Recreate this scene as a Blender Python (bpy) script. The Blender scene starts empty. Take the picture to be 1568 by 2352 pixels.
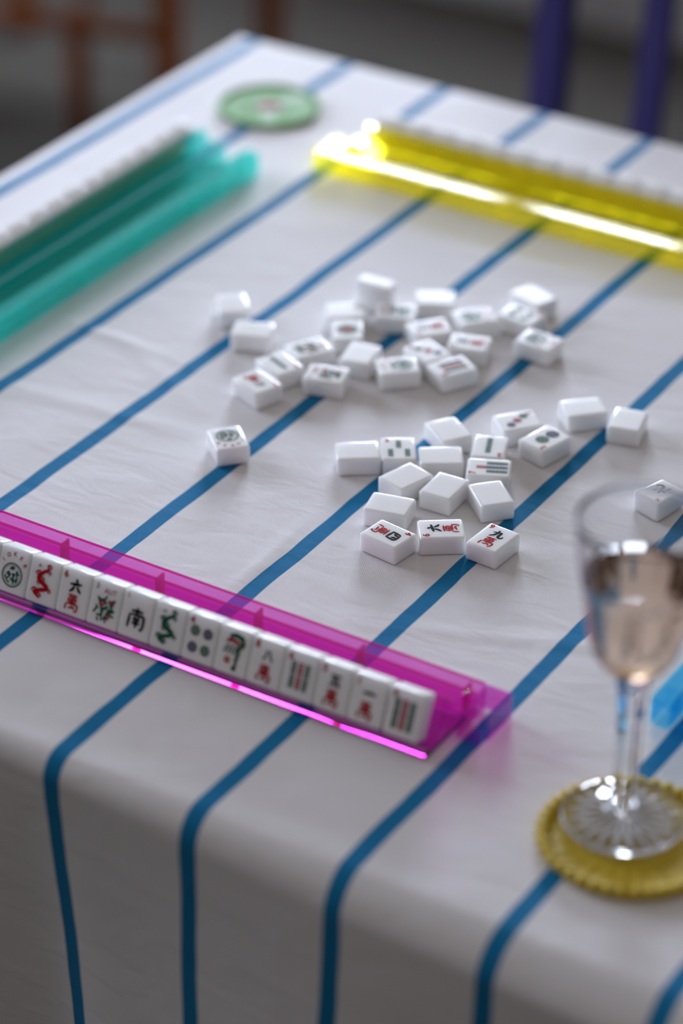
import bpy, bmesh, math, random
import numpy as np
from mathutils import Vector, Matrix, noise
random.seed(7)
sc = bpy.context.scene
C = sc.collection
T0 = 0.75                                            # height of the table top

# ------------------------------------------------------------------ camera
cd = bpy.data.cameras.new('camera'); cam = bpy.data.objects.new('camera', cd); C.objects.link(cam)
right = Vector((0.8496024, 0.5273361, 0.0096125)); up = Vector((-0.2841139, 0.4422349, 0.8507101)); fwd = Vector((-0.4443591, 0.7254964, -0.5255473))
m = Matrix((right, up, -fwd)).transposed().to_4x4(); m.translation = Vector((0.885, -1.57, T0 + 1.0118)); cam.matrix_world = m
cd.sensor_fit = 'VERTICAL'; cd.sensor_height = 36; cd.sensor_width = 24; cd.lens = 6588.8 / 2352 * 36
cd.dof.use_dof = True; cd.dof.focus_distance = 1.872; cd.dof.aperture_fstop = 2.3; cd.dof.aperture_blades = 0
cd.clip_start = 0.05; cd.clip_end = 50
sc.camera = cam

# ------------------------------------------------------------------ light and exposure
sc.view_settings.view_transform = 'Standard'; sc.view_settings.look = 'None'
sc.view_settings.gamma = 1; sc.view_settings.use_curve_mapping = False
sc.view_settings.exposure = 0.68
sc.cycles.transparent_max_bounces = 48; sc.cycles.max_bounces = 24; sc.cycles.transmission_bounces = 20
w = bpy.data.worlds.new('world'); sc.world = w; w.use_nodes = True
_nt = w.node_tree; _bg = _nt.nodes['Background']; _tc = _nt.nodes.new('ShaderNodeTexCoord'); _sp = _nt.nodes.new('ShaderNodeSeparateXYZ'); _mr = _nt.nodes.new('ShaderNodeMapRange')
_bg.inputs[0].default_value = (0.86, 0.79, 0.76, 1)   # light returned by the rest of the room, pale ceiling above
_mr.inputs[1].default_value = 0.0; _mr.inputs[2].default_value = 0.9; _mr.inputs[3].default_value = 0.037; _mr.inputs[4].default_value = 0.24
_nt.links.new(_tc.outputs['Generated'], _sp.inputs[0]); _nt.links.new(_sp.outputs[2], _mr.inputs[0]); _nt.links.new(_mr.outputs[0], _bg.inputs[1])
WALL_Y, WALL_X = 2.36, -3.0
FW = (-1.68, -0.82, 0.98, 1.925)                       # far window: x0, x1, z0, z1
LW = (-0.9, 1.1, 1.0, 2.3)                           # left window: y0, y1, z0, z1
def area(name, loc, rot, sx, sy, power, col):
    l = bpy.data.lights.new(name, 'AREA'); l.shape = 'RECTANGLE'; l.size = sx; l.size_y = sy
    l.energy = power; l.color = col
    o = bpy.data.objects.new(name, l); C.objects.link(o); o.location = loc; o.rotation_euler = rot; return o
area('daylight_far_window', ((FW[0]+FW[1])/2, WALL_Y+0.02, (FW[2]+FW[3])/2), (math.radians(-90), 0, 0), FW[1]-FW[0], FW[3]-FW[2], 88, (0.78, 0.87, 1.04))
area('daylight_left_window', (WALL_X-0.02, (LW[0]+LW[1])/2, (LW[2]+LW[3])/2), (0, math.radians(-90), 0), LW[3]-LW[2], LW[1]-LW[0], 58, (0.75, 0.84, 1.04))

# ------------------------------------------------------------------ helpers
def tag(o, label=None, cat=None, group=None, kind=None):
    if label: o['label'] = label
    if cat: o['category'] = cat
    if group: o['group'] = group
    if kind: o['kind'] = kind
    return o
def empty(name, loc=(0, 0, 0), rz=0):
    o = bpy.data.objects.new(name, None); C.objects.link(o); o.location = loc; o.rotation_euler = (0, 0, rz)
    o.empty_display_size = 0.02; return o
def link(name, me, parent=None, loc=(0, 0, 0), rot=(0, 0, 0)):
    o = bpy.data.objects.new(name, me); C.objects.link(o); o.location = loc; o.rotation_euler = rot
    if parent: o.parent = parent
    return o
def bm_obj(name, bm, mats, parent=None, smooth=False, loc=(0, 0, 0)):
    bmesh.ops.recalc_face_normals(bm, faces=bm.faces)
    me = bpy.data.meshes.new(name); bm.to_mesh(me); bm.free()
    for mt in (mats if isinstance(mats, (list, tuple)) else [mats]): me.materials.append(mt)
    if smooth:
        me.polygons.foreach_set('use_smooth', [True]*len(me.polygons))
    return link(name, me, parent, loc)
def box(bm, x0, x1, y0, y1, z0, z1, bev=0, seg=2, mat=0):
    r = bmesh.ops.create_cube(bm, size=1)
    for v in r['verts']:
        v.co = Vector((x0+(v.co.x+.5)*(x1-x0), y0+(v.co.y+.5)*(y1-y0), z0+(v.co.z+.5)*(z1-z0)))
    fs = {f for v in r['verts'] for f in v.link_faces}
    for f in fs: f.material_index = mat
    if bev:
        es = list({e for v in r['verts'] for e in v.link_edges})
        bmesh.ops.bevel(bm, geom=es, offset=bev, segments=seg, profile=.5, affect='EDGES')
def tube(bm, pts, r0, r1=None, n=12, cap=True):
    r1 = r0 if r1 is None else r1
    rings = []
    pts = [Vector(p) for p in pts]
    for i, p in enumerate(pts):
        t = (pts[min(i+1, len(pts)-1)] - pts[max(i-1, 0)]).normalized()
        a = Vector((0, 0, 1)) if abs(t.z) < .9 else Vector((1, 0, 0))
        u = t.cross(a).normalized(); v = t.cross(u)
        r = r0 + (r1-r0)*i/max(1, len(pts)-1)
        rings.append([bm.verts.new(p + u*math.cos(k*2*math.pi/n)*r + v*math.sin(k*2*math.pi/n)*r) for k in range(n)])
    for a, b in zip(rings, rings[1:]):
        for k in range(n): bm.faces.new((a[k], a[(k+1) % n], b[(k+1) % n], b[k]))
    if cap: bm.faces.new(rings[0]); bm.faces.new(rings[-1][::-1])
def prism(bm, prof, x0, x1):                        # closed outline (y, z) extruded along x
    a = [bm.verts.new((x0, y, z)) for y, z in prof]; b = [bm.verts.new((x1, y, z)) for y, z in prof]
    n = len(prof)
    for k in range(n): bm.faces.new((a[k], a[(k+1) % n], b[(k+1) % n], b[k]))
    bm.faces.new(a); bm.faces.new(b[::-1])
def lathe(bm, prof, n=64, rfun=None, closed=False):
    rings = []
    for (r, z) in prof:
        if r < 1e-6: rings.append([bm.verts.new((0, 0, z))]); continue
        rg = []
        for k in range(n):
            th = k*2*math.pi/n; rr, zz = (r, z) if rfun is None else rfun(r, z, th)
            rg.append(bm.verts.new((rr*math.cos(th), rr*math.sin(th), zz)))
        rings.append(rg)
    for a, b in zip(rings, rings[1:]):
        for k in range(n):
            k2 = (k+1) % n
            if len(a) == 1: bm.faces.new((a[0], b[k2], b[k]))
            elif len(b) == 1: bm.faces.new((a[k], a[k2], b[0]))
            else: bm.faces.new((a[k], a[k2], b[k2], b[k]))

# ------------------------------------------------------------------ materials
def mat(name):
    mt = bpy.data.materials.new(name); mt.use_nodes = True; nt = mt.node_tree
    return mt, nt, nt.nodes['Principled BSDF']
def simple(name, col, rough=.5, bump=0, scale=50, spec=.5, var=0, coat=0):
    mt, nt, p = mat(name); p.inputs['Base Color'].default_value = (*col, 1); p.inputs['Roughness'].default_value = rough
    p.inputs['Specular IOR Level'].default_value = spec; p.inputs['Coat Weight'].default_value = coat
    if bump or var:
        tc = nt.nodes.new('ShaderNodeTexCoord'); nz = nt.nodes.new('ShaderNodeTexNoise'); nz.inputs['Scale'].default_value = scale; nz.inputs['Detail'].default_value = 4
        nt.links.new(tc.outputs['Object'], nz.inputs['Vector'])
        if bump:
            b = nt.nodes.new('ShaderNodeBump'); b.inputs['Strength'].default_value = bump; b.inputs['Distance'].default_value = .002
            nt.links.new(nz.outputs['Fac'], b.inputs['Height']); nt.links.new(b.outputs['Normal'], p.inputs['Normal'])
        if var:
            mx = nt.nodes.new('ShaderNodeMix'); mx.data_type = 'RGBA'
            mx.inputs[6].default_value = (*[c*(1-var) for c in col], 1); mx.inputs[7].default_value = (*[min(1, c*(1+var)) for c in col], 1)
            nt.links.new(nz.outputs['Fac'], mx.inputs[0]); nt.links.new(mx.outputs[2], p.inputs['Base Color'])
    return mt
M_tile = simple('tile_resin', (0.90, 0.90, 0.89), .16, spec=.55)
M_tile.node_tree.nodes['Principled BSDF'].inputs['Subsurface Weight'].default_value = 1.0; _p = M_tile.node_tree.nodes['Principled BSDF']; _p.inputs['Subsurface Radius'].default_value = (1, 1, 1.1); _p.inputs['Subsurface Scale'].default_value = .006
M_red = simple('engraving_red', (0.42, 0.004, 0.012), .7, spec=.05)
M_black = simple('engraving_black', (0.005, 0.006, 0.010), .7, spec=.05)
M_green = simple('engraving_green', (0.01, 0.10, 0.055), .7, spec=.05)
M_blue = simple('engraving_navy', (0.02, 0.03, 0.10), .7, spec=.05)
TM = [M_tile, M_red, M_black, M_green, M_blue]
RED, BLACK, GREEN, BLUE = 1, 2, 3, 4

def acrylic(name, tint, dens, gloss_rough=.03, body=.03):
    # clear dyed plastic: lets tinted light straight through, shiny skin, a little scattering dye
    mt, nt, p = mat(name); nt.nodes.remove(p); out = nt.nodes['Material Output']
    tr = nt.nodes.new('ShaderNodeBsdfTransparent'); tr.inputs[0].default_value = (*[.985 if c > .3 else .90 for c in tint], 1)
    gl = nt.nodes.new('ShaderNodeBsdfGlossy'); gl.inputs['Roughness'].default_value = gloss_rough; gl.inputs['Color'].default_value = (1, 1, 1, 1)
    df = nt.nodes.new('ShaderNodeBsdfTranslucent'); df.inputs[0].default_value = (*tint, 1)
    d2 = nt.nodes.new('ShaderNodeBsdfDiffuse'); d2.inputs[0].default_value = (*tint, 1)
    a = nt.nodes.new('ShaderNodeAddShader'); nt.links.new(df.outputs[0], a.inputs[0]); nt.links.new(d2.outputs[0], a.inputs[1])
    m1 = nt.nodes.new('ShaderNodeMixShader'); m1.inputs[0].default_value = body
    nt.links.new(tr.outputs[0], m1.inputs[1]); nt.links.new(a.outputs[0], m1.inputs[2])
    fr = nt.nodes.new('ShaderNodeFresnel'); fr.inputs[0].default_value = 1.49
    m2 = nt.nodes.new('ShaderNodeMixShader'); geo = nt.nodes.new('ShaderNodeNewGeometry'); mm = nt.nodes.new('ShaderNodeMath'); mm.operation = 'MULTIPLY'; inv = nt.nodes.new('ShaderNodeMath'); inv.operation = 'SUBTRACT'; inv.inputs[0].default_value = 1
    nt.links.new(geo.outputs['Backfacing'], inv.inputs[1]); nt.links.new(fr.outputs[0], mm.inputs[0]); nt.links.new(inv.outputs[0], mm.inputs[1]); nt.links.new(mm.outputs[0], m2.inputs[0])
    nt.links.new(m1.outputs[0], m2.inputs[1]); nt.links.new(gl.outputs[0], m2.inputs[2])
    nt.links.new(m2.outputs[0], out.inputs['Surface'])
    va = nt.nodes.new('ShaderNodeVolumeAbsorption'); va.inputs['Color'].default_value = (*tint, 1); va.inputs['Density'].default_value = dens
    nt.links.new(va.outputs[0], out.inputs['Volume'])
    return mt
M_mag = acrylic('magenta_acrylic', (0.89, 0.08, 0.79), 330)
M_teal = acrylic('teal_acrylic', (0.005, 0.80, 0.76), 420, body=.13)
M_yel = acrylic('yellow_acrylic', (0.985, 0.955, 0.05), 420, body=.10)
M_blu = acrylic('blue_acrylic', (0.05, 0.74, 0.96), 330)

M_mag_d = acrylic('dense_magenta_acrylic', (0.88, 0.05, 0.76), 330, body=.07)
M_mag_e = acrylic('magenta_edge_acrylic', (0.80, 0.01, 0.55), 1500, body=.22)
M_mag_l = acrylic('thin_magenta_acrylic', (0.95, 0.50, 0.92), 80, body=0.01)
M_yel_l = acrylic('thin_yellow_acrylic', (0.97, 0.945, 0.35), 260, body=.06)
M_teal_l = acrylic('thin_teal_acrylic', (0.005, 0.80, 0.78), 480, body=.09)
M_blu_l = acrylic('thin_blue_acrylic', (0.10, 0.78, 0.97), 200, body=0.03)
# cloth: white cotton with blue stripes running along the table
def cloth_mat():
    mt, nt, p = mat('striped_cotton'); N = nt.nodes; L = nt.links
    uv = N.new('ShaderNodeUVMap'); uv.uv_map = 'UVMap'
    sp = N.new('ShaderNodeSeparateXYZ'); L.new(uv.outputs[0], sp.inputs[0])
    def math_(op, a, b=None, c=None):
        n = N.new('ShaderNodeMath'); n.operation = op
        for i, v in enumerate((a, b, c)):
            if v is None: continue
            if isinstance(v, (int, float)): n.inputs[i].default_value = v
            else: L.new(v, n.inputs[i])
        return n.outputs[0]
    wob = N.new('ShaderNodeTexNoise'); wob.inputs['Scale'].default_value = 14; L.new(uv.outputs[0], wob.inputs['Vector'])
    x = math_('ADD', sp.outputs[0], math_('MULTIPLY', math_('SUBTRACT', wob.outputs['Fac'], .5), .004))
    # stripes at -.468 + k * .1
    t = math_('PINGPONG', math_('ADD', x, .468+10.0), .05)
    f = N.new('ShaderNodeMapRange'); f.inputs[1].default_value = .0056; f.inputs[2].default_value = .0063; f.inputs[3].default_value = 1; f.inputs[4].default_value = 0
    L.new(t, f.inputs[0])
    nz = N.new('ShaderNodeTexNoise'); nz.inputs['Scale'].default_value = 900; nz.inputs['Detail'].default_value = 2; L.new(uv.outputs[0], nz.inputs['Vector'])
    bl = N.new('ShaderNodeMix'); bl.data_type = 'RGBA'; L.new(nz.outputs['Fac'], bl.inputs[0])
    bl.inputs[6].default_value = (0.002, 0.140, 0.325, 1); bl.inputs[7].default_value = (0.006, 0.225, 0.475, 1)
    mx = N.new('ShaderNodeMix'); mx.data_type = 'RGBA'; L.new(f.outputs[0], mx.inputs[0])
    mx.inputs[6].default_value = (0.80, 0.785, 0.80, 1); L.new(bl.outputs[2], mx.inputs[7])
    L.new(mx.outputs[2], p.inputs['Base Color'])
    p.inputs['Roughness'].default_value = .85; p.inputs['Specular IOR Level'].default_value = .15
    p.inputs['Sheen Weight'].default_value = .04
    # weave + creases
    wv = N.new('ShaderNodeTexWave'); wv.wave_type = 'BANDS'; wv.bands_direction = 'DIAGONAL'; wv.inputs['Scale'].default_value = 330; wv.inputs['Distortion'].default_value = 2
    L.new(uv.outputs[0], wv.inputs['Vector'])
    w2 = N.new('ShaderNodeTexWave'); w2.wave_type = 'BANDS'; w2.bands_direction = 'Y'; w2.inputs['Scale'].default_value = 420; w2.inputs['Distortion'].default_value = 1.5
    L.new(uv.outputs[0], w2.inputs['Vector'])
    hs = math_('ADD', math_('ADD', wv.outputs['Fac'], w2.outputs['Fac']), math_('MULTIPLY', nz.outputs['Fac'], 2.0))
    b1 = N.new('ShaderNodeBump'); b1.inputs['Strength'].default_value = .30; b1.inputs['Distance'].default_value = .00025; L.new(hs, b1.inputs['Height'])
    mp = N.new('ShaderNodeMapping'); mp.inputs['Rotation'].default_value = (0, 0, .6); mp.inputs['Scale'].default_value = (9, 22, 1); L.new(uv.outputs[0], mp.inputs[0])
    n2 = N.new('ShaderNodeTexNoise'); n2.inputs['Scale'].default_value = 2.2; n2.inputs['Detail'].default_value = 5; n2.inputs['Distortion'].default_value = .6; L.new(mp.outputs[0], n2.inputs['Vector'])
    b2 = N.new('ShaderNodeBump'); b2.inputs['Strength'].default_value = .32; b2.inputs['Distance'].default_value = .004; L.new(n2.outputs['Fac'], b2.inputs['Height']); L.new(b1.outputs[0], b2.inputs['Normal'])
    L.new(b2.outputs[0], p.inputs['Normal'])
    return mt
M_cloth = cloth_mat()
M_floor = simple('grey_floor', (0.070, 0.064, 0.056), .9, .2, 40, spec=.03, var=.12)
M_wall = simple('grey_wall', (0.90, 0.85, 0.79), .85, .05, 20)
M_base = simple('grey_skirting', (0.40, 0.39, 0.375), .6)
M_white = simple('white_window_paint', (0.7, 0.7, 0.7), .4)
M_wood = simple('brown_wood', (0.15, 0.040, 0.008), .6, .1, 30, spec=.12, var=.3)
M_navy = simple('navy_lacquer', (0.030, 0.024, 0.105), .5, spec=.15)
M_tablewood = simple('table_wood', (0.25, 0.14, 0.07), .5, .1, 20, var=.2)

# ------------------------------------------------------------------ the room
def struct(name, bm, mt):
    o = bm_obj(name, bm, mt); o['kind'] = 'structure'; return o
bm = bmesh.new(); box(bm, WALL_X-.15, 3.2, -3.2, WALL_Y+.15, -.1, 0); struct('floor', bm, M_floor)
bm = bmesh.new()
box(bm, WALL_X-.15, FW[0], WALL_Y, WALL_Y+.15, 0, 2.7); box(bm, FW[1], 3.2, WALL_Y, WALL_Y+.15, 0, 2.7)
box(bm, FW[0], FW[1], WALL_Y, WALL_Y+.15, 0, FW[2]); box(bm, FW[0], FW[1], WALL_Y, WALL_Y+.15, FW[3], 2.7)
struct('wall_far', bm, M_wall)
bm = bmesh.new()
box(bm, WALL_X-.15, WALL_X, -3.2, LW[0], 0, 2.7); box(bm, WALL_X-.15, WALL_X, LW[1], WALL_Y, 0, 2.7)
box(bm, WALL_X-.15, WALL_X, LW[0], LW[1], 0, LW[2]); box(bm, WALL_X-.15, WALL_X, LW[0], LW[1], LW[3], 2.7)
struct('wall_left', bm, M_wall)
bm = bmesh.new(); box(bm, WALL_X, 3.2, WALL_Y-.02, WALL_Y, 0, .11, .004); struct('baseboard_far', bm, M_base)
bm = bmesh.new(); box(bm, WALL_X, WALL_X+.02, -3.2, WALL_Y-.02, 0, .11, .004); struct('baseboard_left', bm, M_base)
bm = bmesh.new()                                     # frames sit in the openings, bars in front of the daylight
for xx, ww in ((FW[0], .04), (-1.20, .07), (FW[1]-.04, .04)): box(bm, xx, xx+ww, WALL_Y-.03, WALL_Y+.01, FW[2], FW[3])
for zz in (FW[2], FW[3]-.05): box(bm, FW[0], FW[1], WALL_Y-.032, WALL_Y+.008, zz, zz+.05)
struct('window_1', bm, M_white)
bm = bmesh.new()
for yy in (LW[0], (LW[0]+LW[1])/2-.025, LW[1]-.05): box(bm, WALL_X-.01, WALL_X+.03, yy, yy+.05, LW[2], LW[3])
for zz in (LW[2], LW[3]-.05): box(bm, WALL_X-.008, WALL_X+.032, LW[0], LW[1], zz, zz+.05)
struct('window_2', bm, M_white)

# ------------------------------------------------------------------ table and cloth
tb = empty('dining_table', (0, 0, 0)); tag(tb, 'square dining table hidden under the blue-striped white cloth', 'table')
bm = bmesh.new(); box(bm, -.488, .488, -.486, .486, T0-.035, T0-.006, .008, 3); bm_obj('tabletop', bm, M_tablewood, tb)
bm = bmesh.new()
for s in (-1, 1):
    box(bm, -.40, .40, s*.42-.012, s*.42+.012, T0-.12, T0-.036); box(bm, s*.42-.012, s*.42+.012, -.40, .40, T0-.12, T0-.036)
bm_obj('apron', bm, M_tablewood, tb)
for sx in (-1, 1):
    for sy in (-1, 1):
        bm = bmesh.new(); box(bm, sx*.43-.03, sx*.43+.03, sy*.43-.03, sy*.43+.03, 0, T0-.036, .004); bm_obj('leg', bm, M_tablewood, tb)

XL, XR, YN, YF, RAD = -.500, .500, -.508, .498, .022
def fold(a, lo, hi):
    # arc length coordinate -> (position, drop) with a rounded edge
    out = 1; e = hi
    if a < (lo+hi)/2: a = lo+hi-a; out = -1; e = lo
    # treat as high side
    hi_ = hi; s = a - (hi_ - RAD)
    if s <= 0: x, dz = a, 0.0
    elif s < RAD*math.pi/2: t = s/RAD; x = hi_-RAD+RAD*math.sin(t); dz = RAD*(1-math.cos(t))
    else: x = hi_; dz = RAD + s - RAD*math.pi/2
    if out < 0: x = lo+hi-x
    return x, dz, out
def grid_coords(lo, hi, drop, n, nd):
    A = list(np.linspace(lo-drop, lo-.02, nd, endpoint=False)) + list(np.linspace(lo-.02, lo+.03, 14, endpoint=False)) + list(np.linspace(lo+.03, hi-.03, n, endpoint=False)) + list(np.linspace(hi-.03, hi+.02, 14, endpoint=False)) + list(np.linspace(hi+.02, hi+drop, nd))
    return A
def seg_ridge(x, y, x0, y0, x1, y1, wd, h):
    dx, dy = x1-x0, y1-y0; l2 = dx*dx+dy*dy; t = max(0, min(1, ((x-x0)*dx+(y-y0)*dy)/l2))
    d = math.hypot(x-x0-t*dx, y-y0-t*dy); return h*math.exp(-(d/wd)**2)*math.sin(math.pi*min(1, max(0, .05+.9*t)))
ridges = [(.020, -.30, .016, -.19, .0030, .0012), (-.30, -.050, -.16, -.062, .004, .0016), (-.24, -.05, -.13, -.11, .006, .0012),
          (.13, -.27, .26, -.22, .006, .0010), (.15, -.30, .22, -.33, .007, .0010), (-.10, -.14, -.30, -.16, .008, .0010),
          (.05, -.33, .12, -.35, .006, .0009), (.28, -.05, .42, .0, .008, .0012), (-.42, .30, -.25, .33, .01, .001), (-.15, .20, .1, .24, .01, .001),
          (.20, -.12, .30, -.20, .006, .0009)]
GA = grid_coords(XL, XR, .34, 190, 44); GB = grid_coords(YN, YF, .36, 190, 60)
nx, ny = len(GA), len(GB)
vs = np.zeros((ny, nx, 3)); uvs = np.zeros((ny, nx, 2))
for j, b in enumerate(GB):
    for i, a in enumerate(GA):
        x, dx, ox = fold(a, XL, XR); y, dy, oy = fold(b, YN, YF)
        if dx > 0 and dy > 0:
            ph = math.atan2(dy, dx); dr = math.hypot(dx, dy) if min(dx, dy) > RAD else max(dx, dy)
            fl = .16*dr*math.sin(2*ph)
            x += ox*fl*math.cos(ph); y += oy*fl*math.sin(ph); z = -max(dr*.98, max(dx, dy))
        else:
            z = -max(dx, dy)
        drop = max(dx, dy)
        k = min(1, max(0, (drop-.015)/.12))
        if dy > dx and oy < 0:                      # the near side hanging towards the viewer
            y += -.037*(x-.180)*min(1, drop/.02)
            y += k*.004*math.sin(x*17+1.0) * (1 + 1.0*min(1, drop/.3))
            y += .026*min(1, max(0, (drop-.03)/.30))*(1/(1+math.exp((x-.036)/.012)))
        elif dy > dx:
            y += k*.008*math.sin(x*23)
        elif dx > 0:
            x += k*.008*math.sin(y*19)*ox
        if drop <= .02:
            nzv = noise.noise(Vector((a*7, b*7, 1.3)))*.0009 + noise.noise(Vector((a*22+3, b*9, 4)))*.0005
            for r in ridges: nzv += seg_ridge(a, b, *r)
            z += nzv*(1-drop/.02)
        vs[j, i] = (x, y, T0+z-.0002); uvs[j, i] = (a, b)
me = bpy.data.meshes.new('tablecloth')
idx = np.arange(nx*ny).reshape(ny, nx)
fc = np.stack([idx[:-1, :-1], idx[:-1, 1:], idx[1:, 1:], idx[1:, :-1]], -1).reshape(-1, 4)
me.from_pydata(vs.reshape(-1, 3).tolist(), [], fc.tolist()); me.update()
uvl = me.uv_layers.new(name='UVMap'); li = np.zeros(len(me.loops), dtype=np.int32); me.loops.foreach_get('vertex_index', li)
uvl.data.foreach_set('uv', uvs.reshape(-1, 2)[li].ravel())
me.polygons.foreach_set('use_smooth', [True]*len(me.polygons)); me.materials.append(M_cloth)
cl = link('tablecloth', me); tag(cl, 'white cotton tablecloth with narrow blue stripes draped over the table', 'tablecloth')

# ------------------------------------------------------------------ mahjong tiles
TW, TL, TH = .0238, .0303, .0137
glyph_cache = {}
def glyph(txt, bold=0.0):
    key = (txt, bold)
    if key in glyph_cache: return glyph_cache[key]
    cu = bpy.data.curves.new('g', 'FONT'); cu.body = txt; cu.size = 1; cu.fill_mode = 'BOTH'; cu.offset = bold; cu.resolution_u = 4
    o = bpy.data.objects.new('g', cu); C.objects.link(o)
    dg = bpy.context.evaluated_depsgraph_get(); dg.update()
    me = bpy.data.meshes.new_from_object(o.evaluated_get(dg))
    V = [(v.co.x, v.co.y) for v in me.vertices]; F = [tuple(p.vertices) for p in me.polygons]
    C.objects.unlink(o); bpy.data.objects.remove(o); bpy.data.curves.remove(cu); bpy.data.meshes.remove(me)
    if V:
        x0 = min(v[0] for v in V); x1 = max(v[0] for v in V); y0 = min(v[1] for v in V); y1 = max(v[1] for v in V)
        s = max(y1-y0, 1e-6)
        V = [((v[0]-(x0+x1)/2)/s, (v[1]-(y0+y1)/2)/s) for v in V]
    glyph_cache[key] = (V, F); return V, F
ZG = TH + .00005
class Face:
    def __init__(s, bm): s.bm = bm
    def poly(s, pts, m, z=0):
        vv = [s.bm.verts.new((x, y, ZG+z)) for x, y in pts]
        f = s.bm.faces.new(vv); f.material_index = m; f.smooth = False
    def text(s, t, x, y, h, m, bold=.02, rot=0, sx=1.0):
        V, F = glyph(t, bold); c, si = math.cos(rot), math.sin(rot)
        vv = [s.bm.verts.new((x+(c*a*sx-si*b)*h, y+(si*a*sx+c*b)*h, ZG)) for a, b in V]
        for f in F:
            try: ff = s.bm.faces.new([vv[k] for k in f]); ff.material_index = m; ff.smooth = False
            except ValueError: pass
    def ring(s, x, y, ro, ri, m, n=24, ex=1.0, rot=0):
        c, si = math.cos(rot), math.sin(rot)
        P = lambda r, k: (x + c*r*math.cos(k*2*math.pi/n) - si*r*ex*math.sin(k*2*math.pi/n), y + si*r*math.cos(k*2*math.pi/n) + c*r*ex*math.sin(k*2*math.pi/n))
        for k in range(n):
            if ri > 0: s.poly([P(ri, k), P(ro, k), P(ro, k+1), P(ri, k+1)], m)
        if ri <= 0: s.poly([P(ro, k) for k in range(n)], m)
    def stroke(s, pts, wd, m, taper=True):
        n = len(pts); L = []; R = []
        for i in range(n):
            x0, y0 = pts[max(i-1, 0)]; x1, y1 = pts[min(i+1, n-1)]; d = math.hypot(x1-x0, y1-y0) or 1
            nx_, ny_ = -(y1-y0)/d, (x1-x0)/d; ww = wd/2*((.45+.55*math.sin(math.pi*(i+.5)/n)) if taper else 1)
            L.append((pts[i][0]+nx_*ww, pts[i][1]+ny_*ww)); R.append((pts[i][0]-nx_*ww, pts[i][1]-ny_*ww))
        for i in range(n-1): s.poly([L[i], R[i], R[i+1], L[i+1]], m)
NUM = {1: '一', 2: '二', 3: '三', 4: '四', 5: '五', 6: '六', 7: '七', 8: '八', 9: '九'}
def digit(F, t, m=RED): F.text(t, -.0078, .0108, .0050, m, .035)
BR = {4: [[(-.38, .42), (-.48, -.42)], [(-.38, .42), (.1, .46), (.46, .38), (.42, -.2), (.36, -.46)], [(-.44, -.34), (0, -.36), (.38, -.40)], [(-.12, .40), (-.16, .15), (-.26, -.08)], [(.14, .40), (.16, .16), (.22, -.06)]],
 6: [[(-.02, .55), (.10, .26)], [(-.52, .08), (0, .16), (.52, .22)], [(-.10, .04), (-.22, -.26), (-.50, -.50)], [(.12, .02), (.28, -.26), (.50, -.42)]],
 9: [[(-.12, .55), (-.10, .15), (-.22, -.22), (-.52, -.48)], [(-.48, .14), (-.10, .24), (.18, .30), (.16, -.08), (.18, -.34), (.34, -.44), (.52, -.36), (.54, -.12)]],
 1: [[(-.52, -.04), (0, .03), (.52, .0)]],
 'wan': [[(-.36, .44), (0, .46), (.36, .47)], [(-.16, .54), (-.14, .36)], [(.16, .54), (.14, .36)], [(-.26, .30), (-.28, .0)], [(-.26, .30), (0, .31), (.28, .30), (.24, .0)], [(-.24, .15), (.24, .16)], [(-.26, .01), (.25, .02)], [(0, .30), (.01, .05), (-.02, -.22)],
         [(-.40, -.08), (-.44, -.50)], [(-.40, -.10), (0, -.07), (.44, -.08), (.42, -.36), (.34, -.52), (.22, -.46)], [(-.22, -.36), (0, -.30), (.20, -.26)], [(.10, -.20), (.24, -.38)]],
 'north': [[(-.16, .52), (-.14, 0), (-.16, -.50)], [(-.46, .22), (-.16, .20)], [(-.52, -.30), (-.16, -.10)], [(.16, .52), (.15, 0), (.17, -.34), (.32, -.46), (.52, -.38), (.54, -.16)], [(.50, .30), (.30, .14), (.15, .04)]],
 'south': [[(-.34, .36), (0, .38), (.34, .38)], [(0, .55), (-.02, .2)], [(-.40, .18), (-.44, -.50)], [(-.40, .18), (0, .20), (.42, .18), (.42, -.30), (.34, -.50), (.24, -.42)], [(-.14, .10), (-.06, .0)], [(.14, .10), (.06, .0)], [(-.20, -.06), (.20, -.05)], [(-.22, -.22), (.22, -.21)], [(0, -.04), (0, -.44)]]}
def brush(F, strokes, x, y, h, m, wd):
    for st in strokes:
        P = []
        for (a, b), (c, d) in zip(st, st[1:]):
            for k in range(6): P.append((a+(c-a)*k/6, b+(d-b)*k/6))
        P.append(st[-1])
        for _ in range(2):
            P = [P[0]] + [((P[i-1][0]+2*P[i][0]+P[i+1][0])/4, (P[i-1][1]+2*P[i][1]+P[i+1][1])/4) for i in range(1, len(P)-1)] + [P[-1]]
        F.stroke([(x+a*h, y+b*h) for a, b in P], wd*1.25, m)
def d_wan(F, n):
    digit(F, str(n))
    if n in BR: brush(F, BR[n], .0006, .0046, .0086, BLACK, .00155)
    else: F.text(NUM[n], .0006, .0050, .0070, BLACK, .035)
    brush(F, BR['wan'], -.0002, -.0064, .0104, RED, .00105)
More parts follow.
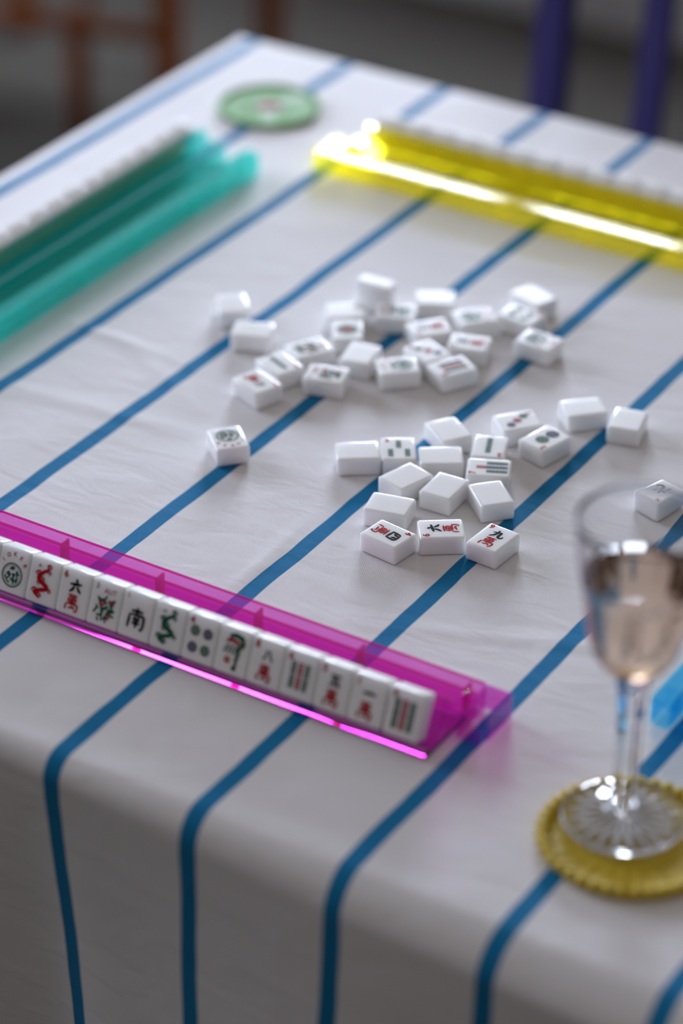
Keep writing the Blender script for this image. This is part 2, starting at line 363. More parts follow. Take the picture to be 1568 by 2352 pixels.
def stick(F, x, y, m, h=.0062, w_=.0026):           # bamboo stick: three stacked knots
    for k in (-1, 0, 1):
        F.ring(x, y+k*h/3, h/6.2, h/13, m, 12, ex=1.0)
        F.poly([(x-w_/2, y+k*h/3-.0003), (x-w_/4, y+k*h/3-.0003), (x-w_/4, y+k*h/3+.0003), (x-w_/2, y+k*h/3+.0003)], m)
        F.poly([(x+w_/4, y+k*h/3-.0003), (x+w_/2, y+k*h/3-.0003), (x+w_/2, y+k*h/3+.0003), (x+w_/4, y+k*h/3+.0003)], m)
    for k in (-1.5, -.5, .5, 1.5):
        F.poly([(x-w_/2, y+k*h/3-.00035), (x+w_/2, y+k*h/3-.00035), (x+w_/2, y+k*h/3+.00035), (x-w_/2, y+k*h/3+.00035)], m)
def d_bam(F, n):
    digit(F, str(n))
    if n == 2: stick(F, .0006, .0040, GREEN, .0092, .0040); stick(F, .0006, -.0064, GREEN, .0092, .0040)
    elif n == 3: stick(F, 0, .0056, GREEN, .0092, .0038); stick(F, -.0058, -.0060, GREEN, .0092, .0038); stick(F, .0058, -.0060, GREEN, .0092, .0038)
    elif n == 6:
        for x in (-.0048, 0, .0048):
            for y in (.0040, -.0048): stick(F, x, y, RED if x == 0 else GREEN, .0072, .0034)
    elif n == 7:
        stick(F, 0, .0050, RED, .0060, .0038)
        for x, c in ((-.0054, GREEN), (0, BLUE), (.0054, GREEN)):
            for y in (-.0020, -.0092): stick(F, x, y, c, .0062, .0038)
    elif n == 8:
        for sx in (-1, 1):
            F.stroke([(sx*.006, .009), (sx*.006, .001)], .0018, GREEN, False); F.stroke([(sx*.0048, .002), (sx*.0012, .0085)], .0018, GREEN, False)
            F.stroke([(sx*.006, -.010), (sx*.006, -.002)], .0018, GREEN, False); F.stroke([(sx*.0048, -.003), (sx*.0012, -.0095)], .0018, GREEN, False)
    elif n == 9:
        for x in (-.0052, 0, .0052):
            for y in (.0058, -.0006, -.0070): stick(F, x, y, RED if x == 0 else GREEN, .0052, .0036)
def circ(F, x, y, m, r=.0030):
    F.ring(x, y, r, r*.74, m, 20); F.ring(x, y, r*.60, r*.36, m, 16); F.ring(x, y, r*.25, 0, m, 10)
    for k in range(8):
        a = k*math.pi/4; F.ring(x+r*.71*math.cos(a), y+r*.71*math.sin(a), r*.10, 0, m, 6)
def d_dot(F, n):
    if n != 1: digit(F, str(n))
    if n == 1:
        F.ring(0, 0, .0078, .0068, GREEN, 32); F.ring(0, 0, .0060, .0052, GREEN, 28); F.ring(0, 0, .0040, .0030, RED, 24); F.ring(0, 0, .0022, 0, RED, 16)
        for k in range(12): a = k*math.pi/6; F.ring(.0046*math.cos(a), .0046*math.sin(a), .0007, 0, GREEN, 8)
    elif n == 2: circ(F, 0, .0030, GREEN, .0047); circ(F, 0, -.0076, BLUE, .0047)
    elif n == 3: circ(F, -.0046, .0058, GREEN, .0031); circ(F, 0, -.0004, RED, .0031); circ(F, .0046, -.0066, BLUE, .0031)
    elif n == 4:
        for x, y, c in ((-.0046, .0046, GREEN), (.0046, .0046, BLUE), (-.0046, -.0060, BLUE), (.0046, -.0060, GREEN)): circ(F, x, y, c, .0034)
def d_joker(F):
    cx, cy, r = 0, -.0028, .0080
    for ch, a in zip('JOKER', (148, 119, 90, 61, 32)):
        t = math.radians(a); F.text(ch, cx+.0112*math.cos(t)*.9, cy+.0020+.0118*math.sin(t), .0028, RED, .03, t-math.pi/2)
    F.ring(cx, cy, r, r*.90, GREEN, 36)
    F.ring(cx, cy, r*.84, r*.80, GREEN, 36)
    rnd = random.Random(3)
    for k in range(26):                             # coiled creature inside the ring
        a0 = rnd.uniform(0, 6.28); rr = r*.75*math.sqrt(rnd.random()); x0, y0 = cx+rr*math.cos(a0)*.9, cy+rr*math.sin(a0)*.9
        a = rnd.uniform(0, 6.28); pts = []
        for i in range(6):
            if math.hypot(x0-cx, y0-cy) > r*.74: break
            pts.append((x0, y0)); x0 += .0007*math.cos(a); y0 += .0007*math.sin(a); a += .55
        if len(pts) > 2: F.stroke(pts, .0011, GREEN)
def d_dragon(F, m):
    body = [(-.001+.0036*math.sin(t*1.9+.4)+.0012*math.cos(t*3), .0105-.0210*t/6.2) for t in [k*.26 for k in range(25)]]
    F.stroke(body, .0030, m)
    for i, sx in ((4, 1), (6, -1), (10, 1), (13, -1), (17, 1), (19, -1), (22, 1)):
        x, y = body[i]
        F.stroke([(x, y), (x+sx*.0022, y+.0012), (x+sx*.0040, y+.0004), (x+sx*.0046, y-.0012)], .0013, m)
        F.stroke([(x, y), (x+sx*.0026, y-.0004), (x+sx*.0036, y-.0020)], .0009, m)
    for k in range(9):
        x, y = body[2+k*2]; F.ring(x+.0006, y, .0005, 0, m, 6)
    F.stroke([(.0008, .0108), (.003, .0118), (.0046, .0108), (.0040, .0090)], .0014, m); F.stroke([(-.003, .009), (-.0046, .0106), (-.0052, .0086)], .0010, m)
def d_flower(F, word, num, seed=1):
    rnd = random.Random(seed)
    F.text(num, -.0074, .0105, .0036, BLACK, .01)
    F.text(word, .0024, .0088, .0034, RED, .01)
    F.stroke([(-.006, .004), (-.004, .0005), (-.002, -.004), (-.001, -.0105)], .0012, GREEN)
    F.stroke([(.006, .003), (.005, -.002), (.002, -.007), (-.001, -.0105)], .0012, GREEN)
    for k in range(26):
        x, y = rnd.uniform(-.007, .007), rnd.uniform(-.0105, .0045); a = rnd.uniform(0, 6.28); l = rnd.uniform(.0012, .0024)
        if abs(x) > .005 and y < -.006: continue
        F.stroke([(x-l*math.cos(a), y-l*math.sin(a)), (x, y), (x+l*math.cos(a), y+l*math.sin(a))], .0015, GREEN)
    for x, y in ((-.0020, .0005), (.0030, -.0070), (.0050, .0020)):
        F.ring(x, y, .0019, .0006, RED, 10)
def d_bird(F):                                       # one bamboo: a perched bird with fan tail
    F.stroke([(-.004, .009), (0, .0105), (.005, .0095), (.0065, .006), (.0050, .003)], .0034, GREEN)
    F.stroke([(-.0055, .0055), (-.003, .007), (.001, .0065), (.005, .0050)], .0026, RED)
    for k in range(5): F.stroke([(-.004+k*.0022, .004), (-.0056+k*.0024, .0005), (-.0064+k*.0024, -.0018)], .0012, GREEN)
    F.stroke([(.003, .004), (.004, 0), (.0030, -.005), (.0036, -.0085)], .0024, GREEN)
    F.ring(-.0030, -.0060, .0022, .0008, RED, 12); F.ring(.0026, -.0100, .0017, 0, BLACK, 10)
def d_wind(F, ch, letter):
    F.text(letter, -.0078, .0116, .0028, RED, .01)
    brush(F, BR['north' if ch == '北' else 'south'], .0004, -.0018, .0130, BLACK, .0016)
def tile_mesh(kind, *args):
    bm = bmesh.new(); box(bm, -TW/2, TW/2, -TL/2, TL/2, 0, TH, .0018, 4)
    for f in bm.faces: f.smooth = f.calc_area() < 8e-5
    bmesh.ops.recalc_face_normals(bm, faces=bm.faces)
    F = Face(bm)
    if kind: kind(F, *args)
    me = bpy.data.meshes.new('mahjong_tile'); bm.to_mesh(me); bm.free()
    for mt in TM: me.materials.append(mt)
    return me
BLANK = tile_mesh(None)
GS = 'mahjong tiles scattered on the cloth'
def put(x, y, deg, flip, me, label, z=0.0, grp=GS):
    o = link('mahjong_tile', me, None, (x, y, T0+.0003+z), (0, 0, math.radians(deg + (180 if flip else 0) - 90)))
    tag(o, label, 'mahjong tile', grp); return o
JOK = tile_mesh(d_joker)
B = BLANK
tiles = [
 (0.0811, -0.1985, -8.1, 0, tile_mesh(d_wan, 4), 'white tile with red 4, black numeral and red character, front left of the near cluster'),
 (0.1072, -0.1745, 35.8, 1, tile_mesh(d_wan, 6), 'white tile with red 6, black numeral and red character, between the 4 and the 9'),
 (0.1413, -0.1657, 86.2, 0, tile_mesh(d_wan, 9), 'white tile with red 9, black and red characters, front right of the near cluster'),
 (0.0626, -0.1661, 13.2, 0, B, 'blank face-down white tile directly behind the tile with the red 4'),
 (0.0532, -0.1291, 73.9, 0, B, "blank face-down white tile directly in front of the three-bamboo tile, corner forward"),
 (0.0816, -0.1261, 92.4, 0, B, 'blank face-down white tile in the middle of the near cluster, behind the red 6'),
 (0.1129, -0.1176, -42.6, 0, B, "blank white tile in front of the seven-bamboo tile and behind the red 9"),
 (0.0594, -0.0926, 33.7, 0, B, 'blank face-down white tile between the three-bamboo and the seven-bamboo tiles'),
 (0.0081, -0.1177, 36.2, 0, B, 'blank face-down white tile at the left end of the near cluster'),
 (0.0305, -0.1005, -56.6, 1, tile_mesh(d_bam, 3), 'white tile with three separate green bamboo sticks in a triangle'),
 (0.0818, -0.0644, -66.8, 0, tile_mesh(d_bam, 2), 'white tile with two green bamboo sticks in one column, behind the seven-bamboo tile'),
 (0.0951, -0.0893, 26.2, 1, tile_mesh(d_bam, 7), 'white tile with a red 7 and seven bamboo sticks, one of them red'),
 (0.0460, -0.0588, -33.7, 0, B, 'blank face-down white tile on a blue stripe, left of the diagonal three-dot tile'),
 (0.0807, -0.0224, 50.3, 0, tile_mesh(d_dot, 3), 'white tile with three dots in a diagonal at the back of the near cluster'),
 (0.1085, -0.0337, 75.9, 1, tile_mesh(d_dot, 2), 'white tile with two large ringed dots, one green and one navy'),
 (0.1103, 0.0201, 46.0, 0, B, "blank white tile behind the two-dot tile, left of the near cluster's rightmost blank"),
 (0.1445, 0.0213, -75.9, 0, B, 'blank face-down white tile on a blue stripe, rightmost of the near cluster'),
 (0.2083, -0.0562, 75.1, 1, tile_mesh(d_wind, '北', 'N'), 'white tile with one black character, lying alone behind the goblet'),
 (-0.0759, -0.1518, -42.3, 0, JOK, 'white tile with green round emblem and red letters, lying alone left of both clusters'),
 (-0.1849, 0.0168, -47.9, 0, B, 'blank face-down white tile farthest left of the far cluster, behind another blank'),
 (-0.1493, -0.0093, 22.7, 0, B, 'blank face-down white tile in front of the leftmost blank of the far cluster'),
 (-0.1074, 0.0533, 35.5, 0, B, 'blank face-down white tile directly behind the tile with the red-centred round dot'),
 (-0.0904, 0.0278, -57.2, 0, tile_mesh(d_dot, 1), 'white tile with a single round red-centred dot in the far cluster'),
 (-0.0987, -0.0109, 58.5, 0, tile_mesh(d_flower, 'SPR', '1', 5), 'white tile with a red patch and a green patch, left in the far cluster'),
 (-0.1041, -0.0427, -23.7, 0, tile_mesh(d_bam, 2), "white tile with one green stick column in the far cluster's front left"),
 (-0.1030, -0.0741, -21.4, 0, tile_mesh(d_wan, 7), 'white tile with red and black characters, front left corner of the far cluster'),
 (-0.0678, -0.0373, 16.8, 1, tile_mesh(d_flower, 'WIN', '4', 9), "white tile with greyish drawing and red mark, second from left in the far cluster's front"),
 (-0.0635, 0.0023, -77.5, 0, B, 'blank face-down white tile in the middle of the far cluster, behind its front row'),
 (-0.0309, 0.0007, 42.4, 1, JOK, 'white tile with a green round emblem at the front centre of the far cluster'),
 (0.0030, 0.0209, 60.5, 1, tile_mesh(d_bam, 9), 'white tile with rows of red and green sticks, front right of the far cluster'),
 (-0.0238, 0.0317, -25.8, 1, tile_mesh(d_dot, 3), 'white tile with blue, red and green dots in a diagonal, in the far cluster'),
 (-0.0049, 0.0594, 17.9, 1, tile_mesh(d_wan, 5), 'white tile with black and red characters, right behind the red and green stick tile'),
 (-0.0412, 0.0637, 49.8, 1, tile_mesh(d_wan, 3), 'white tile with black and red characters, behind the diagonal-dot tile of the far cluster'),
 (-0.0746, 0.0724, 25.5, 1, JOK, 'white tile with a faint green emblem, just behind the middle blank of the far cluster'),
 (-0.0613, 0.1075, 30.8, 0, B, 'blank face-down white tile at the back centre of the far cluster'),
 (-0.0218, 0.0977, 49.5, 0, JOK, 'white tile with faint round emblem, left of the crossing green-stick tile'),
 (0.0066, 0.1185, -6.1, 0, tile_mesh(d_bam, 8), 'white tile with crossing green sticks at the back right of the far cluster'),
 (-0.0009, 0.1509, -19.0, 0, B, 'blank face-down white tile at the back right of the far cluster'),
 (0.0366, 0.0907, -2.7, 0, JOK, 'white tile with green emblem on the blue stripe, rightmost of the far cluster'),
]
for x, y, dg_, fl, me_, lab in tiles: put(x, y, dg_, fl, me_, lab)
o = put(-.1030, .0890, 1.0, 0, B, 'blank white tile standing on its long edge at the back left of the far cluster')
o.matrix_world = Matrix.Translation((-.1030+TH/2*math.sin(math.radians(1)), .0890+TH/2, T0+.0003+TW/2)) @ Matrix.Rotation(math.radians(1), 4, 'Z') @ Matrix.Rotation(math.radians(90), 4, 'X') @ Matrix.Rotation(math.radians(90), 4, 'Z')

# ------------------------------------------------------------------ racks
RL = .470
TINTS = {'magenta_acrylic': (1.0, 0.38, 0.96), 'teal_acrylic': (0.1, 0.9, 0.85), 'yellow_acrylic': (0.99, 0.93, 0.25), 'blue_acrylic': (0.2, 0.8, 0.97)}
def solid_acrylic(mt):                               # the thick cast base bends light
    m2, nt, p = mat(mt.name + '_base'); c = TINTS[mt.name]
    p.inputs['Base Color'].default_value = (*c, 1); p.inputs['Transmission Weight'].default_value = 1; p.inputs['IOR'].default_value = 1.49; p.inputs['Roughness'].default_value = .02
    return m2
def rack_meshes(poff, mt, lite, solid):
    bm = bmesh.new()
    t = .002
    lip = [(.0022, .0006), (.0500, .0006), (.0500, .0034), (.0040, .0034), (.0040, .0056), (.0036, .0068), (.0028, .0075), (.0016, .0076), (.0006, .0070), (.0001, .0060), (0, .0048), (.0008, .0028)]
    prism(bm, lip, -RL, 0)
    lipo = bm_obj('base_plate', bm, solid); bm = bmesh.new()
    prism(bm, [(.0140, .0036), (.0160, .0036), (.0250, .0245), (.0286, .0262), (.0312, .0180), (.0480, .0198), (.0480, .0036), (.0500, .0036), (.0500, .0218), (.0326, .0198), (.0296, .0286), (.0246, .0282)], -RL, 0)
    body = bm_obj('rack_body', bm, mt)
    bm = bmesh.new(); p = poff
    prism(bm, [(.0546+p, .0178), (.0639+p, .0178), (.0639+p, .0190), (.0546+p, .0190)], -RL, .004)
    pusher = bm_obj('pusher_bar', bm, lite)
    walls = []; k = 0; edge = M_mag_e if mt is M_mag else mt
    while -.005-.075*k > -RL:
        bm = bmesh.new(); xx = -.005-.075*k; box(bm, xx-.0008, xx+.0008, .0546+p, .0639+p, .0012, .0177); walls.append(bm_obj('rib', bm, edge)); k += 1
    for a, b in ((.0521, .0545), (.0644, .0660)):
        bm = bmesh.new(); box(bm, -RL, .004, a+p, b+p, .0182, .0198, .0004, 1); walls.append(bm_obj('edge_bead', bm, edge))
    for a, b in ((.0525, .0545), (.0640, .0660)):
        bm = bmesh.new(); box(bm, -RL, .004, a+p, b+p, .0010, .0181); walls.append(bm_obj('pusher_wall', bm, M_mag_d if mt is M_mag else mt))
    bm = bmesh.new()                                 # hollow end block with the hinge
    for (a, b, c, d, e, f) in ((.004, .0055, .030, .066+p, .001, .0192), (.0215, .023, .036, .066+p, .001, .0192), (.0057, .0213, .0643+p, .066+p, .001, .0192),
                               (.0057, .0213, .045, .0641+p, .0178, .0194), (.0057, .0213, .030, .0315, .001, .0120)):
        box(bm, a, b, c, d, e, f, .0004, 1)
    block = bm_obj('hinge_block', bm, mt)
    bm = bmesh.new(); lathe(bm, [(0, .0195), (.0030, .0195), (.0034, .0205), (.0030, .0222), (.0018, .0232), (0, .0235)], 20)
    for v in bm.verts: v.co += Vector((.002, .047, 0))
    pin = bm_obj('hinge_pin', bm, mt, smooth=True)
    bm = bmesh.new(); box(bm, -RL-.0025, -RL-.0002, .0530+p, .0655+p, .001, .0192, .0004, 1)
    cap = bm_obj('end_cap', bm, mt)
    return [body, pusher, block, pin, cap, lipo] + walls
LEAN = math.radians(22)
def rack(name, loc, rz, poff, mt, label, lite):
    r = empty(name, (loc[0], loc[1], T0+.0002), rz); tag(r, label, 'tile rack', 'mahjong racks around the table')
    for o in rack_meshes(poff, mt, lite, solid_acrylic(mt)): o.parent = r
    return r
def rack_tile(r, lx, me, label, grp, jit=0):
    # lx = centre along the rack, local frame of the rack
    rot = Matrix.Rotation(r.rotation_euler.z, 4, 'Z')
    # back face (z=0 of the tile) leans on the sloped rest; bottom edge on the floor of the rack
    ry = Matrix.Rotation(math.pi/2-LEAN, 4, 'X')
    # back-bottom edge of the tile (local y=-TL/2, z=0) sits at y=.0158, z=.0040 + clearance
    off = ry @ Vector((0, -TL/2, 0))
    p = Vector((lx, .01470, .0035)) - off
    fl = ry @ Vector((0, -TL/2, TH)); p.z += max(0, (off.z-fl.z)) + .0002
    p.y -= math.tan(LEAN)*.0 + .0006
    o = link('mahjong_tile', me); o.matrix_world = Matrix.Translation(r.location) @ rot @ Matrix.Translation(p) @ ry @ Matrix.Rotation(jit, 4, 'Z')
    tag(o, label, 'mahjong tile', grp); return o
mag = rack('mahjong_rack', (.2180, -.3850), 0, 0, M_mag, 'transparent magenta acrylic rack holding a row of tiles facing the viewer', M_mag_l)
yel = rack('mahjong_rack', (-.2520, .3470), math.pi, .010, M_yel, 'transparent yellow acrylic rack on the far side of the table', M_yel_l)
tea = rack('mahjong_rack', (-.3900, -.2300), -math.pi/2, .016, M_teal, 'transparent teal acrylic rack along the left side of the table', M_teal_l)
blu = rack('mahjong_rack', (.3900, .1930), math.pi/2, .012, M_blu, 'transparent blue acrylic rack, only its end showing behind the goblet stem', M_blu_l)
GM = 'mahjong tiles in the magenta rack'
edges = [-.1107, -.0862, -.0617, -.0373, -.0129, .0115, .0359, .0604, .0849, .1093, .1338, .1583]
hand = [(JOK, 'joker tile with round green emblem and red letters, far left in the magenta rack'),
 (tile_mesh(d_dragon, RED), 'tile with a red dragon figure in the magenta rack, right of the joker'),
 (tile_mesh(d_wan, 6), 'tile with red 6, black and red characters, right of the red dragon tile'),
 (tile_mesh(d_flower, 'AUT', '3', 2), 'tile with green plant, red blossoms and red lettering in the magenta rack'),
 (tile_mesh(d_wind, '南', 'S'), 'tile with one black character and a small red S in the magenta rack'),
 (tile_mesh(d_dragon, GREEN), 'tile with a green dragon figure in the magenta rack'),
 (tile_mesh(d_dot, 4), 'tile with two green and two navy dots in the magenta rack'),
 (tile_mesh(d_bird), 'tile with a green and red bird drawing, right of the four-dot tile'),
 (tile_mesh(d_wan, 8), 'tile with black numeral over red character, between the bird and the middle stick tile'),
 (tile_mesh(d_bam, 6), 'tile with green, red and green stick columns, three places left of the rack end'),
 (tile_mesh(d_wan, 5), 'tile with black numeral over red character, right of the middle stick tile in the rack'),
 (tile_mesh(d_wan, 1), 'tile with a single black bar over a red character in the magenta rack'),
 (tile_mesh(d_bam, 9), 'tile with green and red stick columns, rightmost in the magenta rack after a small gap')]
pitch = .0239
x13 = .2112 - TW/2 - .218
xs = [x13 - .0012 - pitch*(12-i) for i in range(12)] + [x13]
for i, (me_, lab) in enumerate(hand): rack_tile(mag, xs[i], me_, lab, GM)
rack_tile(mag, xs[0]-pitch, B, 'tile cut off at the left picture edge, left of the joker in the magenta rack', GM)
for i in range(13): rack_tile(yel, -.0060-TW/2-.0244*i, BLANK, 'white tile standing in the yellow rack, seen from behind over its yellow wall', 'mahjong tiles in the yellow rack', random.uniform(-.01, .01))
for i in range(13): rack_tile(tea, -RL+.0085+TW/2+.0244*i, BLANK, 'white tile standing in the teal rack, its back and top showing as a grey rim', 'mahjong tiles in the teal rack', random.uniform(-.01, .01))

# ------------------------------------------------------------------ coasters
def coaster(loc, rad, m_main, m_alt, m_pink, label, star):
    r = empty('coaster', (loc[0], loc[1], T0+.0004)); tag(r, label, 'coaster')
    bm = bmesh.new(); n = 96; rings = []
    radii = [i*rad*.90/26 for i in range(1, 27)]
    c0 = bm.verts.new((0, 0, .0030))
    for i, rr in enumerate(radii):
        z = .0030 + .0006*math.cos(i*math.pi)
        rings.append([bm.verts.new((rr*math.cos(k*2*math.pi/n), rr*math.sin(k*2*math.pi/n), z+.0003*math.sin(k*2*math.pi/n*(24)))) for k in range(n)])
    bot = [bm.verts.new((radii[-1]*math.cos(k*2*math.pi/n), radii[-1]*math.sin(k*2*math.pi/n), 0)) for k in range(n)]
    for k in range(n): bm.faces.new((c0, rings[0][k], rings[0][(k+1) % n]))
    def mi(rr, th):
        if not star: return 0
        if rr < rad*.24: return 2
        if rr < rad*.30: return 1
        for a, wd in star:
            d = abs((th-a+math.pi) % (2*math.pi)-math.pi)
            if d < math.pi/2 and rr*math.sin(d) < wd and rr < rad*.86: return 1
        return 0
    for i in range(len(rings)-1):
        for k in range(n):
            f = bm.faces.new((rings[i][k], rings[i+1][k], rings[i+1][(k+1) % n], rings[i][(k+1) % n])); f.material_index = mi(radii[i], (k+.5)*2*math.pi/n)
    if star:
        for f in bm.faces:
            if len(f.verts) == 3: f.material_index = 2
    for k in range(n): bm.faces.new((rings[-1][k], bot[k], bot[(k+1) % n], rings[-1][(k+1) % n]))
    bm.faces.new(bot)
    bm_obj('woven_disc', bm, [m_main, m_alt, m_pink], r, True)
    bm = bmesh.new(); N, nn = 240, 10; rg = []        # twisted rope rim
    for k in range(N):
        a = k*2*math.pi/N; rr = (.0030 if not star else .0018)+(.0009 if not star else .0003)*math.sin(k*2*math.pi/N*40)
        rg.append([bm.verts.new(((rad-.0045+rr*1.3*math.cos(q*2*math.pi/nn))*math.cos(a+.02*math.sin(q*2*math.pi/nn)), (rad-.0045+rr*1.3*math.cos(q*2*math.pi/nn))*math.sin(a+.02*math.sin(q*2*math.pi/nn)), .0040+rr*math.sin(q*2*math.pi/nn))) for q in range(nn)])
    for k in range(N):
        for q in range(nn): bm.faces.new((rg[k][q], rg[(k+1) % N][q], rg[(k+1) % N][(q+1) % nn], rg[k][(q+1) % nn]))
    bm_obj('braided_rim', bm, m_main, r, True)
    return r
M_ygold = simple('ochre_straw', (0.60, 0.43, 0.012), .6, .5, 300, var=.25)
M_cg = simple('green_straw', (0.20, 0.42, 0.17), .7, .4, 300, var=.15)
M_cl = simple('pale_green_straw', (0.50, 0.68, 0.50), .7, .3, 300)
M_cp = simple('pink_straw', (0.55, 0.33, 0.34), .7, .3, 300)
coaster((.3554, -.3870), .0550, M_ygold, M_ygold, M_ygold, 'round ochre yellow woven coaster with braided rim under the goblet', None)
coaster((-.3733, .3569), .0470, M_cg, M_cl, M_cp, 'round green woven coaster with pale pink centre near the far corner of the table', [(math.radians(-59), .0055), (math.radians(75), .005), (math.radians(62), .004)])

# ------------------------------------------------------------------ goblet
def glass_mat(name, col=(1, 1, 1), ior=1.50, rough=0.0):
    mt, nt, p = mat(name); p.inputs['Base Color'].default_value = (*col, 1); p.inputs['Roughness'].default_value = rough
    p.inputs['Transmission Weight'].default_value = 1; p.inputs['IOR'].default_value = ior; return mt
M_glass = glass_mat('clear_crystal', (0.97, 0.975, 0.985))
M_frost = glass_mat('frosted_cut', (0.95, 0.95, 0.97), 1.5, .5); M_frost.node_tree.nodes['Principled BSDF'].inputs['Transmission Weight'].default_value = .05
M_wine = glass_mat('rose_wine', (0.99, 0.75, 0.57), 1.33)
GX, GY = .3445, -.3775
gz = T0 + .0058
gob = empty('wine_goblet', (GX, GY, gz)); tag(gob, 'clear cut-crystal wine goblet with faceted stem and starburst foot, standing on the ochre coaster', 'glass')
bm = bmesh.new()
def star(r, z, th):
    if z < .0001 and r < .030:
        g = abs(math.sin(th*10)); return r, .0003+.0030*(1-g)**1.3*min(1, r/.006)*max(0, 1-r/.030)**.7
    return r, z
prof = [(0, .0005), (.003, 0), (.006, 0), (.010, 0), (.015, 0), (.020, 0), (.025, 0), (.0295, 0), (.0335, .0002), (.0352, .0010), (.0356, .0022), (.0350, .0032), (.0325, .0038), (.027, .0044), (.020, .0055), (.014, .0072), (.010, .0095), (.0078, .0130), (.0070, .0180), (0, .0180)]
lathe(bm, prof, 160, star)
for f in bm.faces:
    c_ = f.calc_center_median(); r_ = math.hypot(c_.x, c_.y)
    if r_ < .029 and .0006 < c_.z < .0034 and r_ > .002: f.material_index = 1
bm_obj('foot', bm, [M_glass, M_frost], gob, True)
bm = bmesh.new()
lathe(bm, [(0, .0181), (.0078, .0181), (.0072, .030), (.0070, .045), (.0073, .060), (.0078, .075), (.0084, .088), (.0096, .0935), (.0104, .0975), (.0092, .1015), (0, .1015)], 8)
bmesh.ops.rotate(bm, cent=(0, 0, 0), matrix=Matrix.Rotation(.2, 3, 'Z'), verts=bm.verts)
bm_obj('stem', bm, M_glass, gob)
outer = [(0, .1016), (.0084, .1018), (.0140, .1046), (.0200, .1100), (.0246, .1180), (.0276, .1290), (.0300, .1420), (.0320, .1560), (.0340, .1700), (.0356, .1830), (.0368, .1960), (.0372, .2010)]
inner = [(.0366, .2010), (.0361, .1960), (.0348, .1830), (.0331, .1700), (.0309, .1560), (.0286, .1420), (.0259, .1290), (.0225, .1185), (.0172, .1115), (.0100, .1078), (0, .1068)]
def facet(r, z, th):
    if .104 < z < .160 and r > .010:                 # cut flutes low on the bowl
        k = math.sin((z-.104)/.056*math.pi); return r*(1-.018*k*abs(math.sin(th*9))), z
    return r, z
bm = bmesh.new(); lathe(bm, outer+[(.0370, .2013), (.0368, .2013)]+inner, 108, lambda r, z, th: facet(r, z, th) if (r, round(z, 5)) in [(a, round(b, 5)) for a, b in outer] else (r, z))
bm_obj('bowl', bm, M_glass, gob, True)
WZ = .1650
win = [(0, .1068)] + [(r+.0002, z-.0002) for r, z in inner[::-1] if 0 < r and z < WZ] + [(.0324, WZ-.0006), (.0319, WZ), (.024, WZ-.0004), (0, WZ-.0004)]
bm = bmesh.new(); lathe(bm, win, 96)
wn = bm_obj('rose_wine', bm, M_wine, None, True, (GX, GY, gz)); tag(wn, 'pale rose wine filling the lower bowl of the goblet', 'wine')

# ------------------------------------------------------------------ chairs
def leg_box(a, b, w0, d0, m_, name, parent, rz=0):
    a, b = Vector(a), Vector(b); bm = bmesh.new(); r = []
    u = Vector((math.cos(rz), math.sin(rz), 0)); v = Vector((-math.sin(rz), math.cos(rz), 0))
    ring = lambda p, s: [bm.verts.new(p+u*sx*w0/2*s+v*sy*d0/2*s) for sx, sy in ((-1, -1), (1, -1), (1, 1), (-1, 1))]
    ra, rb = ring(a, 1), ring(b, .92)
    for k in range(4): bm.faces.new((ra[k], ra[(k+1) % 4], rb[(k+1) % 4], rb[k]))
    bm.faces.new(ra); bm.faces.new(rb[::-1])
    bmesh.ops.bevel(bm, geom=list(bm.edges), offset=.004, segments=2, affect='EDGES')
    return bm_obj(name, bm, m_, parent)
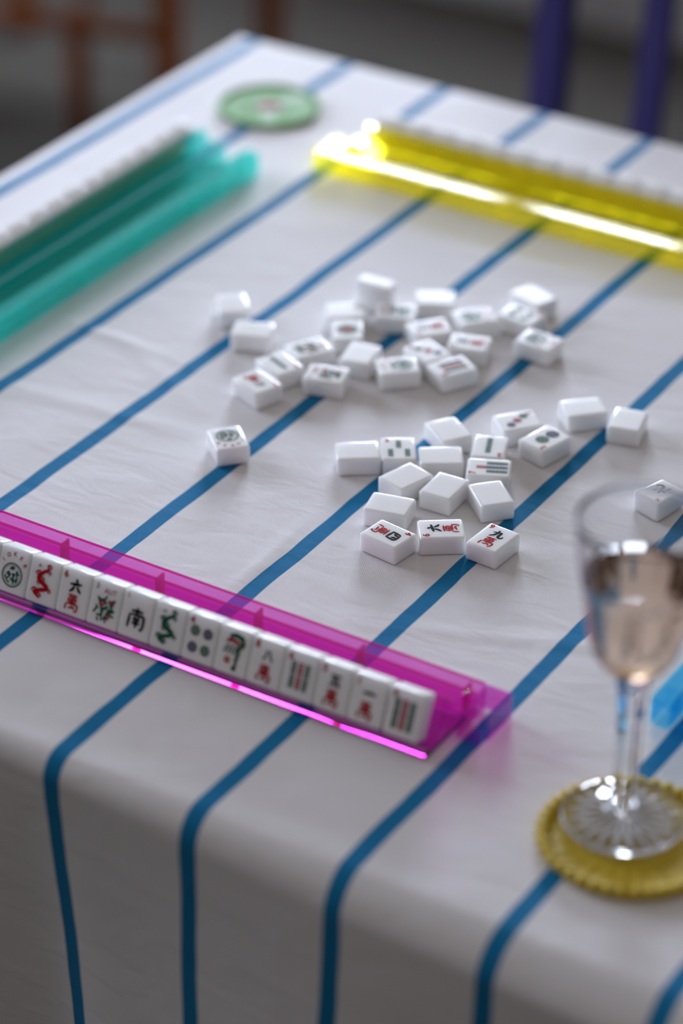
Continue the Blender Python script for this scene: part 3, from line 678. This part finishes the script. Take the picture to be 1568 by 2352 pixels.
# navy slat-back chair pushed up to the far side
nc = empty('dining_chair', (-.130, .830, 0)); tag(nc, 'navy painted wooden chair with upright slats, behind the far edge of the table', 'chair')
bm = bmesh.new(); box(bm, -.235, .235, -.318, .012, .435, .462, .008, 3); bm_obj('seat', bm, M_navy, nc)
for k, x in enumerate((-.222, .222)):
    leg_box((x, 0, 0), (x, .012, .434), .036, .036, M_navy, 'leg', nc)
    leg_box((x, -.295, 0), (x, -.295, .434), .034, .034, M_navy, 'leg', nc)
    leg_box((x, 0, .463), (x, .045, .92), .036, .030, M_navy, 'back_post', nc)
for x in (-.111, 0, .111): leg_box((x, 0, .463), (x, .043, .86), .034, .014, M_navy, 'back_slat', nc)
bm = bmesh.new(); box(bm, -.255, .255, .030, .056, .865, .945, .008, 3); bm_obj('top_rail', bm, M_navy, nc)
# brown wooden chairs beyond the far left corner
def wood_chair(loc, rz, label):
    c = empty('wooden_chair', loc, rz); tag(c, label, 'chair')
    W_, D_ = .42, .40
    bm = bmesh.new(); box(bm, -W_-.01, .015, -.015, D_+.01, .44, .47, .008, 3); bm_obj('seat', bm, M_wood, c)
    for x, y in ((0, 0), (-W_, 0), (0, D_), (-W_, D_)):
        leg_box((x, y, 0), (x, y, .439), .036, .036, M_wood, 'leg', c)
    for y in (0, D_):
        leg_box((-.02, y, .20), (-W_+.02, y, .20), .030, .024, M_wood, 'stretcher', c) if False else None
        bm = bmesh.new(); tube(bm, [(-.019, y, .205), (-W_/2, y, .205), (-W_+.019, y, .205)], .013, n=12); bm_obj('stretcher', bm, M_wood, c, True)
    for x in (0, -W_):
        bm = bmesh.new(); tube(bm, [(x, .019, .33), (x, D_-.019, .33)], .010, n=12); bm_obj('stretcher', bm, M_wood, c, True)
    for y in (0, D_): leg_box((-W_, y, .471), (-W_-.04, y, .90), .034, .034, M_wood, 'back_post', c)
    bm = bmesh.new(); box(bm, -W_-.052, -W_-.028, .02, D_-.02, .78, .88, .006, 2); bm_obj('back_rail', bm, M_wood, c)
    bm = bmesh.new(); tube(bm, [(-.150, .02, 0), (-.150, .02, .20), (-.13, .06, .26), (-.05, .20, .438)], .017, n=12); bm_obj('brace', bm, M_wood, c, True)
    return c
wood_chair((-1.306, 1.525, 0), math.radians(12), 'brown wooden chair beyond the far left corner of the table, its orange-lit rung showing')
